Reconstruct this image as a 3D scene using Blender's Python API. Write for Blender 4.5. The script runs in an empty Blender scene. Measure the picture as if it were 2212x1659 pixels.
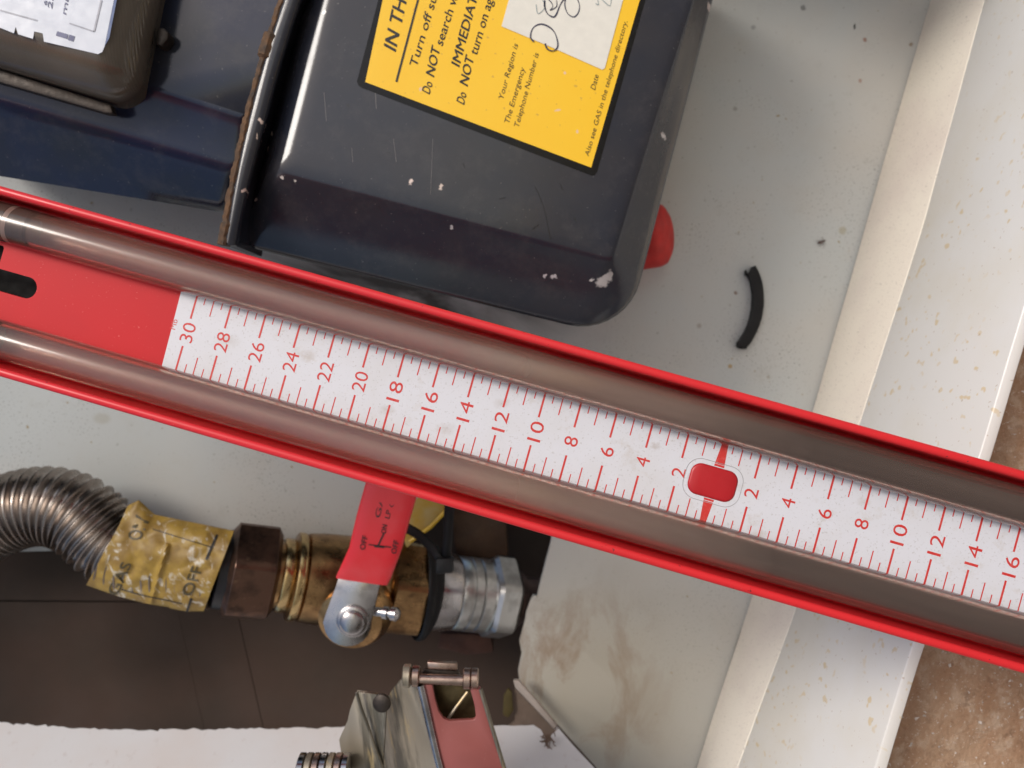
import bpy, bmesh, math, random
from mathutils import Vector, Matrix, noise
from mathutils.geometry import tessellate_polygon
random.seed(7)
SC = bpy.context.scene
COL = SC.collection
# ------------------------------------------------------------------ camera, sky, sun, exposure
F = 1736.0                                   # focal length in pixels of a 2212 px wide frame
ROLL = math.radians(16.9)                    # the phone was held on its side: world down is to the right of the picture
cr, sr = math.cos(ROLL), math.sin(ROLL)
M3 = Matrix(((sr, cr, 0), (0, 0, -1), (-cr, sr, 0)))      # working frame (u right, v up, w to the lens) -> world
T0 = Vector((0, -0.40, 0.55))
cd = bpy.data.cameras.new('camera'); cam = bpy.data.objects.new('camera', cd); COL.objects.link(cam)
cam.matrix_world = Matrix.Translation(T0) @ M3.to_4x4()
cd.sensor_width = 36; cd.lens = 36 * F / 2212; cd.clip_start = 0.01; cd.clip_end = 100
cd.dof.use_dof = True; cd.dof.focus_distance = 0.222; cd.dof.aperture_fstop = 19.0
SC.camera = cam
SUN_EL, SUN_AZ = 44, 162                     # degrees; azimuth of the sun clockwise from +Y: behind the camera
w = bpy.data.worlds.new('World'); SC.world = w; w.use_nodes = True
nt = w.node_tree; bg = nt.nodes['Background']
sky = nt.nodes.new('ShaderNodeTexSky'); sky.sky_type = 'NISHITA'; sky.sun_disc = False
sky.sun_elevation = math.radians(SUN_EL); sky.sun_rotation = math.radians(SUN_AZ)
sky.air_density = 1.0; sky.dust_density = 2.5; sky.ozone_density = 0.7
nt.links.new(sky.outputs[0], bg.inputs[0]); bg.inputs[1].default_value = 0.11
sd = bpy.data.lights.new('sun', 'SUN'); sd.energy = 1.5; sd.angle = math.radians(18); sd.color = (1, .955, .90)
sun = bpy.data.objects.new('sun', sd); COL.objects.link(sun)
az, el = math.radians(SUN_AZ), math.radians(SUN_EL)
sdir = Vector((math.sin(az) * math.cos(el), math.cos(az) * math.cos(el), math.sin(el)))
sun.rotation_euler = sdir.to_track_quat('Z', 'Y').to_euler(); sun.location = (0, -1, 1.6)
SC.view_settings.view_transform = 'Standard'; SC.view_settings.look = 'None'
SC.view_settings.exposure = 0.18; SC.view_settings.gamma = 1
SC.cycles.max_bounces = 10; SC.cycles.transmission_bounces = 8
SC.cycles.use_denoising = True

# ------------------------------------------------------------------ coordinates
def Q(px, py, d):                            # a point seen at (px, py) of the 2212 x 1659 picture, d metres in front of the lens
    return Vector(((px - 1106) / F * d, (829.5 - py) / F * d, -d))
GR = Matrix(((0.96151807, 0.27176997, -0.04029994), (-0.27087861, 0.96225576, 0.02624184), (0.04591059, -0.01431561, 0.99884297)))
GO = Vector((0.05529137, -0.02696204, -0.21975138))
def G(s, t, n):                              # the manometer's own frame, millimetres: along, across, out of the scale
    return GR @ (Vector((s, t, n)) / 1000) + GO
def Gat(px, py, n=0):                        # (s, t) on the scale plane that is seen at a pixel
    d = Vector(((px - 1106) / F, (829.5 - py) / F, -1)); nrm = GR @ Vector((0, 0, 1)); o = GO + nrm * n / 1000
    p = d * (o.dot(nrm) / d.dot(nrm)); l = GR.transposed() @ (p - GO)
    return l.x * 1000, l.y * 1000

# ------------------------------------------------------------------ materials
def lin(c):
    return tuple(((x / 255) / 12.92 if x / 255 <= .04045 else ((x / 255 + .055) / 1.055) ** 2.4) for x in c)
class Mat:
    def __init__(s, name):
        s.m = bpy.data.materials.new(name); s.m.use_nodes = True; s.n = s.m.node_tree.nodes; s.l = s.m.node_tree.links
        s.b = s.n['Principled BSDF']; s.tc = s.n.new('ShaderNodeTexCoord'); s.col = None; s.vec = s.tc.outputs['Object']; s.hgt = None
    def set(s, **k):
        for a, v in k.items():
            s.b.inputs[a.replace('_', ' ')].default_value = v
        return s
    def noise(s, scale, detail=4, rough=.55, stretch=None, dist=0, rot=0):
        t = s.n.new('ShaderNodeTexNoise'); t.inputs['Scale'].default_value = scale; t.inputs['Detail'].default_value = detail
        t.inputs['Roughness'].default_value = rough; t.inputs['Distortion'].default_value = dist
        v = s.vec
        if stretch or rot:
            mp = s.n.new('ShaderNodeMapping'); mp.vector_type = 'TEXTURE'
            mp.inputs['Rotation'].default_value = (0, 0, rot)
            if stretch: mp.inputs['Scale'].default_value = stretch
            s.l.new(v, mp.inputs[0]); v = mp.outputs[0]
        s.l.new(v, t.inputs['Vector']); return t.outputs[0]
    def ramp(s, sock, a, b, va=0., vb=1.):
        r = s.n.new('ShaderNodeMapRange'); r.inputs[1].default_value = a; r.inputs[2].default_value = b
        r.inputs[3].default_value = va; r.inputs[4].default_value = vb; s.l.new(sock, r.inputs[0]); return r.outputs[0]
    def math(s, op, a, b):
        r = s.n.new('ShaderNodeMath'); r.operation = op
        for i, x in enumerate((a, b)):
            if isinstance(x, (int, float)): r.inputs[i].default_value = x
            else: s.l.new(x, r.inputs[i])
        return r.outputs[0]
    def base(s, c):
        r = s.n.new('ShaderNodeRGB'); r.outputs[0].default_value = (*c, 1); s.col = r.outputs[0]; s.b.inputs['Base Color'].default_value = (*c, 1); return s
    def mix(s, fac, c):
        r = s.n.new('ShaderNodeMix'); r.data_type = 'RGBA'
        if isinstance(fac, (int, float)): r.inputs[0].default_value = fac
        else: s.l.new(fac, r.inputs[0])
        s.l.new(s.col, r.inputs[6]); r.inputs[7].default_value = (*c, 1); s.col = r.outputs[2]; return s
    def bump(s, sock, dist, strength=1.):
        b = s.n.new('ShaderNodeBump'); b.inputs['Distance'].default_value = dist; b.inputs['Strength'].default_value = strength
        s.l.new(sock, b.inputs['Height'])
        if s.hgt: s.l.new(s.hgt, b.inputs['Normal'])
        s.hgt = b.outputs[0]; return s
    def near(s, c, r, soft=.4, warp=.0004, flat=True, squash=None):     # mask: 1 inside radius r (metres) of a point
        if not hasattr(s, 'wv'):
            nz = s.n.new('ShaderNodeTexNoise'); nz.inputs['Scale'].default_value = 700; s.l.new(s.tc.outputs['Object'], nz.inputs['Vector'])
            a = s.n.new('ShaderNodeVectorMath'); a.operation = 'MULTIPLY_ADD'
            a.inputs[1].default_value = (warp * 4,) * 3; s.l.new(nz.outputs['Color'], a.inputs[0]); s.l.new(s.tc.outputs['Object'], a.inputs[2])
            s.wv = a.outputs[0]; s.wo = warp * 2
        f = s.n.new('ShaderNodeVectorMath'); f.operation = 'MULTIPLY'; sq = squash or (1, 1); f.inputs[1].default_value = (1 / sq[0], 1 / sq[1], 0)
        s.l.new(s.wv, f.inputs[0])
        d = s.n.new('ShaderNodeVectorMath'); d.operation = 'DISTANCE'; s.l.new(f.outputs[0], d.inputs[0])
        d.inputs[1].default_value = ((c[0] + s.wo) / sq[0], (c[1] + s.wo) / sq[1], 0)
        return s.ramp(d.outputs[1], r * (1 + soft * .3), r * (1 - soft), 0, 1)
    def rough(s, sock, a, b, va, vb):
        s.l.new(s.ramp(sock, a, b, va, vb), s.b.inputs['Roughness']); return s
    def done(s):
        if s.col: s.l.new(s.col, s.b.inputs['Base Color'])
        if s.hgt: s.l.new(s.hgt, s.b.inputs['Normal'])
        return s.m
def simple(name, c, rough=.5, metal=0., var=.25, scale=120, bump=0., bscale=900, c2=None):
    m = Mat(name).base(c).set(Roughness=rough, Metallic=metal)
    c2 = c2 or tuple(x * (1 - var) for x in c)
    m.mix(m.ramp(m.noise(scale), .35, .7), c2)
    m.rough(m.noise(scale * 2.3), .3, .7, max(.02, rough - .08), rough + .1)
    if bump: m.bump(m.noise(bscale), bump)
    return m.done()

# panel: pale grey painted board, specked
PD = 0.40
m = Mat('grey_panel_paint').base((.47, .49, .48)).set(Roughness=.5)
m.mix(m.ramp(m.noise(11, 3), .4, .66), (.50, .485, .45))
m.mix(m.ramp(m.noise(45, 5), .55, .8, 0, .35), (.44, .42, .37))
m.mix(m.ramp(m.noise(420, 2, .5), .68, .74, 0, .45), (.20, .18, .15)).mix(m.ramp(m.noise(60, 6, .75), .58, .78, 0, .35), (.33, .31, .27))
big = m.ramp(m.noise(24, 3), .45, .62)
m.mix(m.math('MULTIPLY', m.ramp(m.noise(1100, 1, .5), .655, .70, 0, .75), big), (.10, .09, .08))
m.mix(m.ramp(m.noise(260, 1, .5), .765, .78, 0, .8), (.28, .20, .08))
def pq(x, y): return Q(x, y, PD)
for (x, y, r, c, a, sq) in [(1846, 58, 1.3, (.01, .01, .01), 1, (.45, 1.3)), (1868, 86, 1.2, (.25, .10, .06), .8, None), (1577, 791, 1.2, (.35, .22, .06), .8, None),
        (1589, 633, 1.0, (.18, .10, .06), .8, None), (1820, 498, 2.2, (.36, .33, .24), .7, None), (1588, 235, 1.2, (.22, .2, .18), .6, None),
        (1627, 59, 1.3, (.2, .2, .2), .6, None), (1735, 17, 1.5, (.1, .1, .1), .7, None), (1510, 704, 1.3, (.3, .26, .22), .7, None), (1660, 815, 1.0, (.3, .26, .2), .6, None),
        (220, 904, 3.0, (.36, .34, .28), .5, (1.6, 1)), (1968, 96, 1.2, (.2, .12, .05), .7, None), (1858, 175, 1.1, (.3, .15, .1), .7, None)]:
    m.mix(m.math('MULTIPLY', m.near(pq(x, y), r / 1000, .4, .0003, squash=sq), a), c)
# brown water stains, and shade painted in as beige, on the lower piece of board, where the pipe passes
st = m.near(pq(1300, 1500), .075, .75, .0005, squash=(1, 1))
n1 = m.math('MULTIPLY', m.ramp(m.noise(42, 7, .68, (1, 1.9, 1), .5), .47, .60), m.near(pq(1190, 1480), .055, .8, .0005, squash=(1, 1.3)))
m.mix(m.math('MULTIPLY', st, .9), (.35, .315, .25))
m.mix(m.math('MULTIPLY', m.math('MULTIPLY', st, n1), .8), (.20, .115, .055))
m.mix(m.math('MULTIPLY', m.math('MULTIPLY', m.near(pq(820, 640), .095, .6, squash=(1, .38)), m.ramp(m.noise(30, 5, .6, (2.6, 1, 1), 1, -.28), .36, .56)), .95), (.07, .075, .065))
m.bump(m.noise(2200, 3), .00003).bump(m.noise(330, 2), .00004)
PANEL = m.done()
m = Mat('cream_ledge_paint').base((.84, .77, .655)).set(Roughness=.5)
m.mix(m.ramp(m.noise(25, 4), .45, .7, 0, .8), (.74, .65, .57))
m.mix(m.math('MULTIPLY', m.ramp(m.noise(650, 2), .66, .72, 0, .5), m.ramp(m.noise(40, 2), .45, .6)), (.22, .17, .14))
m.mix(m.ramp(m.noise(1300, 1), .68, .72, 0, .5), (.2, .15, .12)); m.bump(m.noise(1400, 3), .00003)
LEDGE = m.done()
m = Mat('white_sill_plastic').base((.80, .785, .745)).set(Roughness=.26)
m.mix(m.ramp(m.noise(16, 4), .46, .66, 0, .8), (.76, .72, .63))
m.mix(m.math('MULTIPLY', m.ramp(m.noise(300, 1, .4), .655, .72, 0, .65), m.ramp(m.noise(22, 2), .40, .56)), (.70, .52, .24))
m.mix(m.ramp(m.noise(620, 1), .73, .76, 0, .5), (.45, .33, .22)); m.bump(m.noise(700, 2), .00002)
SILL = m.done()
m = Mat('sawn_white_board').base((.60, .59, .60)).set(Roughness=.6)
m.mix(m.ramp(m.noise(18, 4), .45, .65, 0, .7), (.58, .53, .51))
m.mix(m.ramp(m.noise(300, 4, .6, (1, 4, 1)), .62, .76, 0, .4), (.40, .32, .29)); m.bump(m.noise(900), .00004)
SAWN = m.done()
m = Mat('brown_stone').base((.44, .25, .14)).set(Roughness=.5)
m.mix(m.ramp(m.noise(70, 5, .6, (1, 2, 1)), .42, .62), (.50, .32, .20))
m.mix(m.ramp(m.noise(190, 6, .7, (1, 1.6, 1)), .50, .62, 0, .85), (.60, .43, .30))
m.mix(m.ramp(m.noise(120, 5, .7), .58, .70, 0, .6), (.22, .12, .065))
m.mix(m.ramp(m.noise(420, 2, .7), .68, .71, 0, .9), (.72, .66, .60)); m.bump(m.noise(420, 6, .75), .0012).bump(m.noise(90, 3), .0008)
m.mix(m.ramp(m.noise(800, 3, .7), .62, .66, 0, .7), (.72, .60, .50)); m.rough(m.noise(240), .35, .65, .25, .7)
STONE = m.done()
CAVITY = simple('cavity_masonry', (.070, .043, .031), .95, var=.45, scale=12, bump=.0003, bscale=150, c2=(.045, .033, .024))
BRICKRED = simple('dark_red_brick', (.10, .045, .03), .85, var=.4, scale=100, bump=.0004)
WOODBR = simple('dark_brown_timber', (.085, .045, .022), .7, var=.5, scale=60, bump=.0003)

# meter paint with chips
MD = .290
chips = [(887, 393, MD, 1.3, (.75, .62, .55), (.75, 1.1)), (953, 405, MD + .001, 1.2, (.62, .52, .45), (.8, 1.2)), (1517, 45, .315, 1.5, (.55, .45, .42), (1, 1.2)), (1420, 316, .31, 1.6, (.6, .56, .54), (1, 1)),
         (1297, 614, .302, 2.5, (.46, .44, .43), (1.2, 1)), (1308, 603, .302, 2.0, (.46, .44, .43), (1.3, .8)), (1314, 598, .302, 1.2, (.42, .40, .39), (1, 1.3)), (1266, 622, .32, .9, (.5, .47, .46), (1, 1)), (1190, 613, .318, 1.2, (.45, .41, .42), (1.3, .8)), (1172, 612, .318, 1.0, (.45, .41, .42), (1, 1)),
         (571, 270, .289, 1.1, (.75, .6, .52), (.7, 1.2)), (700, 25, MD, .9, (.7, .68, .65), (1, 1)), (619, 391, .297, .9, (.6, .55, .52), (1, 1)), (645, 398, .297, .8, (.6, .55, .52), (1, 1)),
         (535, 418, .289, .9, (.6, .45, .4), (1, 1)), (985, 516, .315, .8, (.4, .38, .38), (1, 1)), (1372, 64, MD, .9, (.5, .5, .5), (1, 1)), (562, 302, .289, .7, (.7, .55, .45), (.5, 1.6))]
def meter_paint(name, c, c2):
    m = Mat(name).base(c).set(Roughness=.2)
    m.mix(m.ramp(m.noise(30, 4), .42, .66), c2)
    m.mix(m.ramp(m.noise(900, 2), .715, .74, 0, .22), (.35, .33, .31)).mix(m.ramp(m.noise(70, 6, .75), .50, .75, 0, .30), (.085, .08, .08))
    m.mix(m.ramp(m.noise(260, 3), .71, .74, 0, .5), (.02, .02, .02))
    for (x, y, d, r, cc, sq) in chips:
        p = Q(x, y, d); m.mix(m.near(p, r / 1000 * .8, .3, .0006, squash=sq), cc)
    m.rough(m.noise(40, 4, .6), .35, .7, .12, .22)
    m.bump(m.noise(1500, 2), .000008).bump(m.noise(22, 1), .00022)
    return m.done()
METER = meter_paint('slate_blue_meter_paint', (.020, .023, .034), (.027, .027, .034))
METERB = meter_paint('sky_tinted_meter_paint', (.014, .019, .042), (.018, .021, .030))  # same paint as the front, with blue sky reflection put into the colour
RUST = simple('rusty_seam', (.16, .085, .04), .85, var=.6, scale=300, bump=.0003, bscale=1500, c2=(.06, .045, .035))
BLACKV = simple('black_vinyl', (.004, .004, .005), .22, var=.2); BLACKV.node_tree.nodes['Principled BSDF'].inputs['Specular IOR Level'].default_value = .25
YEL = Mat('yellow_vinyl').base((.93, .55, .015)).set(Roughness=.38)
YEL.mix(YEL.ramp(YEL.noise(40), .4, .7, 0, .4), (.95, .60, .03)).mix(YEL.ramp(YEL.noise(500, 2), .70, .73, 0, .7), (.62, .35, .05))
for (x, y) in [(1205, 239), (1220, 158), (1247, 284), (965, 259), (909, 193)]:
    YEL.mix(YEL.near(Q(x, y, MD), .0007, .4, .0003, squash=(2.0, .7) if x == 1205 else (.8, 1)), (.8, .55, .35))
YEL = YEL.done()
INK = simple('black_print', (.012, .011, .010), .45)
FINEINK = simple('fine_brown_black_print', (.10, .062, .012), .5)
PAPER = simple('off_white_paper', (.80, .77, .68), .7, var=.06, scale=300, bump=.00003)
PENB = simple('dark_blue_pen', (.03, .03, .07), .5)
PENC = simple('faint_teal_pen', (.35, .42, .42), .5)
m = Mat('bronze_smoked_plastic').base((.13, .11, .085)).set(Roughness=.10)
m.mix(m.ramp(m.noise(14), .4, .6), (.08, .068, .052))
wv = m.n.new('ShaderNodeTexWave'); wv.wave_type = 'BANDS'; wv.bands_direction = 'X'; wv.inputs['Scale'].default_value = 420; wv.inputs['Distortion'].default_value = .3
m.l.new(m.vec, wv.inputs['Vector']); m.bump(wv.outputs[1], .0001, .35); BRONZEP = m.done()
DIAL = simple('white_dial_card', (.62, .66, .74), .4, var=.06)
DIALINK = simple('blue_grey_dial_print', (.13, .14, .26), .5)
DKMETAL = simple('dark_brown_metal', (.05, .038, .03), .45, .5, .5, 200, .0001)
REDPL = Mat('red_plastic').base((.74, .022, .028)).set(Roughness=.32)
REDPL.mix(REDPL.ramp(REDPL.noise(40), .4, .7, 0, .6), (.66, .018, .022)).mix(REDPL.ramp(REDPL.noise(1200, 2), .70, .75, 0, .3), (.75, .25, .22)).mix(REDPL.ramp(REDPL.noise(700, 2), .72, .745, 0, .8), (.06, .02, .02))
REDPL.rough(REDPL.noise(80, 5), .3, .7, .28, .42).bump(REDPL.noise(1800, 2), .000012); REDPL = REDPL.done()
REDFLOOR = Mat('satin_red_backing').base((.60, .009, .014)).set(Roughness=.5)
REDFLOOR.mix(REDFLOOR.ramp(REDFLOOR.noise(24, 3), .42, .65, 0, .5), (.50, .012, .016)).mix(REDFLOOR.ramp(REDFLOOR.noise(1500, 2), .70, .75, 0, .35), (.8, .3, .28)); REDFLOOR.b.inputs['Specular IOR Level'].default_value = .28; REDFLOOR = REDFLOOR.done()
m = Mat('white_scale_card').base((.70, .695, .735)).set(Roughness=.40)
m.mix(m.ramp(m.noise(60, 4), .5, .75, 0, .35), (.60, .57, .54)).mix(m.ramp(m.noise(1500, 3), .60, .70, 0, .45), (.42, .38, .36))
m.mix(m.ramp(m.noise(130, 5, .7), .58, .74, 0, .5), (.52, .45, .38)); m.bump(m.noise(2500, 2), .00001); 
for (x, y, r, a) in [(-92, -5.5, .0016, .35), (-118, 3, .002, .3), (-62, 5, .0016, .3), (-18, 5, .0012, .45), (-141, 1, .0025, .25), (40, 6, .0015, .3), (-75, -6, .002, .3)]:
    p = G(x, y, 0); m.mix(m.math('MULTIPLY', m.near(p, r, .8, .0006, squash=(1.4, .8)), a), (.40, .32, .25))
CARD = m.done()
TICK = Mat('red_scale_print').base((.62, .035, .03)).set(Roughness=.4)
TICK.mix(TICK.ramp(TICK.noise(900, 3), .5, .8, 0, .4), (.75, .22, .18)); TICK = TICK.done()
def tube_mat(name, c, rough, tr, coat):
    m = Mat(name).base(c).set(Roughness=rough); m.b.inputs['Transmission Weight'].default_value = tr; m.b.inputs['IOR'].default_value = 1.40
    m.b.inputs['Coat Weight'].default_value = coat; m.b.inputs['Coat Roughness'].default_value = .13
    m.mix(m.ramp(m.noise(9, 4, .6), .38, .66, 0, .7), tuple(x * .86 for x in c))
    m.mix(m.ramp(m.noise(1700, 2, .6), .66, .74, 0, .5), (.75, .6, .5))
    m.rough(m.noise(50, 4, .6, (12, 1, 1), rot=-.277), .35, .68, rough - .08, rough + .12)
    m.bump(m.noise(160, 3, .6, (26, 1, 1), rot=-.277), .00022); m.mix(m.ramp(m.noise(150, 4, .6, (30, 1, 1), rot=-.277), .40, .62, 0, .45), tuple(x * .55 for x in c)); return m.done()  # long dark streaks of reflected surroundings painted into the tube colour
TUBE = tube_mat('scuffed_clear_tube', (.78, .56, .46), .12, .90, .40)
def bore_mat():                              # the bore: clear above, liquid below zero; dark reflections painted in as a gradual darkening
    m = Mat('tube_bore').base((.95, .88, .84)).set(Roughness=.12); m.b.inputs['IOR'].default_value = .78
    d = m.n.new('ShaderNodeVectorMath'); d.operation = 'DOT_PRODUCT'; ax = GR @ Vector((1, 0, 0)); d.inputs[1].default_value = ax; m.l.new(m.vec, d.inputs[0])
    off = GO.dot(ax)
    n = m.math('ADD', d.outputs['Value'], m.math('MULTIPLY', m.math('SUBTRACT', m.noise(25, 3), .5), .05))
    dark_refl = m.ramp(n, off - .075, off + .020); m.mix(dark_refl, (.016, .011, .010)); m.l.new(m.math('SUBTRACT', .90, m.math('MULTIPLY', dark_refl, .80)), m.b.inputs['Transmission Weight']); return m.done()
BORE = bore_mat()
RUBBER = simple('black_rubber', (.007, .007, .008), .5, var=.3, bump=.00005); RUBBER.node_tree.nodes['Principled BSDF'].inputs['Specular IOR Level'].default_value = .3
GREYRUB = simple('dark_grey_rubber_plug', (.012, .014, .017), .45, var=.3)
ORING = simple('pale_ring', (.55, .5, .5), .4)
STEEL = Mat('stainless_steel').base((.36, .32, .29)).set(Roughness=.26, Metallic=1)
STEEL.mix(STEEL.ramp(STEEL.noise(50), .4, .7), (.22, .18, .155)).rough(STEEL.noise(200), .3, .7, .2, .4); STEEL = STEEL.done()
ZINC = Mat('dull_zinc_plate').base((.52, .52, .50)).set(Roughness=.32, Metallic=.9)
ZINC.mix(ZINC.ramp(ZINC.noise(120, 5), .42, .65), (.34, .335, .32)).bump(ZINC.noise(900, 3), .00005); ZINC = ZINC.done()
CHROME = Mat('worn_chrome').base((.40, .385, .385)).set(Roughness=.24, Metallic=1)
CHROME.mix(CHROME.ramp(CHROME.noise(90), .45, .7), (.25, .24, .24)).rough(CHROME.noise(120), .3, .7, .14, .36); CHROME = CHROME.done()
BRASS = Mat('tarnished_brass').base((.42, .26, .12)).set(Roughness=.28, Metallic=1)
BRASS.mix(BRASS.ramp(BRASS.noise(70, 5), .42, .64), (.15, .085, .042)).bump(BRASS.noise(500, 4), .00008).rough(BRASS.noise(160), .3, .7, .20, .42).mix(BRASS.ramp(BRASS.noise(260, 5, .7), .56, .70, 0, .7), (.07, .045, .03)); BRASS = BRASS.done()
BRASSB = simple('bright_brass', (.62, .45, .22), .22, 1., .3, 200)
NUTBR = Mat('dark_bronze_nut').base((.15, .085, .06)).set(Roughness=.32, Metallic=.85)
NUTBR.mix(NUTBR.ramp(NUTBR.noise(90, 5), .45, .65), (.06, .038, .03)).bump(NUTBR.noise(400, 5), .00022).mix(NUTBR.ramp(NUTBR.noise(300, 5, .7), .60, .72, 0, .6), (.30, .19, .12)); NUTBR = NUTBR.done()
REDSL = Mat('red_lever_sleeve').base((.72, .028, .038)).set(Roughness=.33)
REDSL.mix(REDSL.ramp(REDSL.noise(60, 4), .5, .75, 0, .5), (.68, .10, .11)).bump(REDSL.noise(120, 2), .0002); REDSL = REDSL.done()
DARKPR = simple('dark_faded_print', (.045, .010, .012), .5)
YTAPE = Mat('scuffed_yellow_tape').base((.38, .245, .045)).set(Roughness=.5)
YTAPE.mix(YTAPE.ramp(YTAPE.noise(110, 4, .6), .4, .62), (.25, .15, .03))
YTAPE.mix(YTAPE.ramp(YTAPE.noise(200, 4, .6), .58, .72, 0, .4), (.16, .10, .03))
YTAPE.mix(YTAPE.ramp(YTAPE.noise(150, 6, .7, (1, 1.8, 1), 1.5, .2), .55, .64, 0, .75), (.66, .63, .55)).bump(YTAPE.noise(90, 3, .5), .00015)
YTAPE = YTAPE.done()
PIPEB = simple('dull_dark_pipe', (.10, .065, .055), .45, .5, .5, 120, .0001)
BLACKSL = simple('black_sleeve', (.012, .012, .016), .35)
YPLAST = simple('yellow_plastic', (.42, .26, .012), .6, var=.4, scale=80, c2=(.42, .36, .18))
LATCHM = Mat('brushed_nickel').base((.40, .35, .27)).set(Roughness=.46, Metallic=.75)
LATCHM.mix(LATCHM.ramp(LATCHM.noise(60, 6, .7, (1, 8, 1), rot=.12), .46, .56), (.14, .125, .095))
LATCHM.mix(LATCHM.ramp(LATCHM.noise(180, 5, .7, (1, 9, 1), rot=.15), .56, .62, 0, .8), (.55, .42, .22)).bump(LATCHM.noise(400, 4, .6, (1, 10, 1), rot=.12), .00012); LATCHM = LATCHM.done()
COPPER = simple('copper_toned_pin', (.46, .34, .28), .32, 1., .3, 300, .00005)
REDDUL = Mat('dull_red_enamel').base((.30, .085, .075)).set(Roughness=.42)
REDDUL.mix(REDDUL.ramp(REDDUL.noise(30, 3), .4, .7), (.20, .055, .048)).mix(REDDUL.ramp(REDDUL.noise(700, 2), .72, .76, 0, .5), (.5, .3, .25)); REDDUL = REDDUL.done()
REDCAP = simple('red_cap_plastic', (.55, .014, .010), .6, var=.35, scale=90, bump=.0001, bscale=500)
INSECT = simple('dried_insect', (.07, .03, .02), .6)

# ------------------------------------------------------------------ objects
ROOTS = []
def root(name, label, cat, group=None):
    o = bpy.data.objects.new(name, None); o.empty_display_size = .02; COL.objects.link(o)
    o['label'] = label; o['category'] = cat
    if group: o['group'] = group
    ROOTS.append(o); return o
def obj(name, vf, mat, parent, smooth=True, angle=38, label=None):
    v, f = vf
    me = bpy.data.meshes.new(name); me.from_pydata([tuple(x) for x in v], [], f); me.update()
    bm = bmesh.new(); bm.from_mesh(me); bmesh.ops.recalc_face_normals(bm, faces=bm.faces); bm.to_mesh(me); bm.free()
    me.materials.append(mat)
    if smooth:
        me.polygons.foreach_set('use_smooth', [True] * len(me.polygons)); me.set_sharp_from_angle(angle=math.radians(angle))
    o = bpy.data.objects.new(name, me); COL.objects.link(o); o.parent = parent
    if label: o['label'] = label
    return o
def merge(*parts):
    V, Fc = [], []
    for v, f in parts:
        k = len(V); V += list(v); Fc += [tuple(i + k for i in q) for q in f]
    return V, Fc
def bev(vf, w, seg=2, angle=40):             # bevel all edges sharper than angle
    v, f = vf
    bm = bmesh.new(); vs = [bm.verts.new(x) for x in v]
    for q in f:
        try: bm.faces.new([vs[i] for i in q])
        except ValueError: pass
    bmesh.ops.recalc_face_normals(bm, faces=bm.faces)
    es = [e for e in bm.edges if len(e.link_faces) == 2 and e.calc_face_angle(0) > math.radians(angle)]
    bmesh.ops.bevel(bm, geom=es, offset=w, segments=seg, affect='EDGES', profile=.5, clamp_overlap=True)
    bm.verts.index_update(); out = ([x.co.copy() for x in bm.verts], [tuple(x.index for x in q.verts) for q in bm.faces]); bm.free(); return out
def slab(front, back, holes_f=(), holes_b=()):       # solid between two like outlines (lists of 3-D points), optionally with holes
    loops_f = [front] + list(holes_f); loops_b = [back] + list(holes_b)
    V = [p for l in loops_f for p in l]; n = len(V); V2 = V + [p for l in loops_b for p in l]
    tri = tessellate_polygon([[Vector(p) for p in l] for l in loops_f])
    Fc = [tuple(t) for t in tri] + [tuple(i + n for i in t) for t in tri]
    k = 0
    for l in loops_f:
        m_ = len(l)
        for i in range(m_):
            j = (i + 1) % m_; Fc.append((k + i, k + j, n + k + j, n + k + i))
        k += m_
    return V2, Fc
def pslab(px, d, th, holes=()):              # picture outline at distance d, th metres thick away from the lens
    f = [Q(x, y, d) for x, y in px]; b = [p - Vector((0, 0, th)) for p in f]
    hf = [[Q(x, y, d) for x, y in h] for h in holes]; hb = [[p - Vector((0, 0, th)) for p in h] for h in hf]
    return slab(f, b, hf, hb)
def loft(rings, cap0=True, cap1=True, closed=True):
    n = len(rings[0]); V = [p for r in rings for p in r]; Fc = []
    for k in range(len(rings) - 1):
        for i in range(n if closed else n - 1):
            j = (i + 1) % n; Fc.append((k * n + i, k * n + j, (k + 1) * n + j, (k + 1) * n + i))
    if cap0: Fc.append(tuple(range(n)))
    if cap1: Fc.append(tuple((len(rings) - 1) * n + i for i in range(n)))
    return V, Fc
def rpoly(c, n=9, m_=8):                     # rounded polygon: [(x, y, r)] -> like-numbered points
    out = []; N = len(c); P = [Vector((x, y)) for x, y, r in c]
    arcs = []
    for i in range(N):
        a, b, d = P[i - 1], P[i], P[(i + 1) % N]; u, v = (a - b).normalized(), (d - b).normalized(); r = c[i][2]
        al = math.acos(max(-1, min(1, u.dot(v)))) / 2; t = r / math.tan(al); ce = b + (u + v).normalized() * r / math.sin(al)
        p0, p1 = b + u * t - ce, b + v * t - ce; a0 = math.atan2(p0.y, p0.x); da = math.atan2(p1.y, p1.x) - a0
        while da > math.pi: da -= 2 * math.pi
        while da < -math.pi: da += 2 * math.pi
        arcs.append([ce + Vector((math.cos(a0 + da * k / n), math.sin(a0 + da * k / n))) * r for k in range(n + 1)])
    for i in range(N):
        out += arcs[i]; a, b = arcs[i][-1], arcs[(i + 1) % N][0]
        out += [a.lerp(b, k / m_) for k in range(1, m_)]
    return out
def qring(c, d): return [Q(p.x, p.y, d) for p in rpoly(c)]
def frame(dirv):
    d = dirv.normalized(); a = Vector((0, 0, 1)) if abs(d.z) < .9 else Vector((0, 1, 0)); x = d.cross(a).normalized(); return d, x, x.cross(d).normalized()
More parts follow.
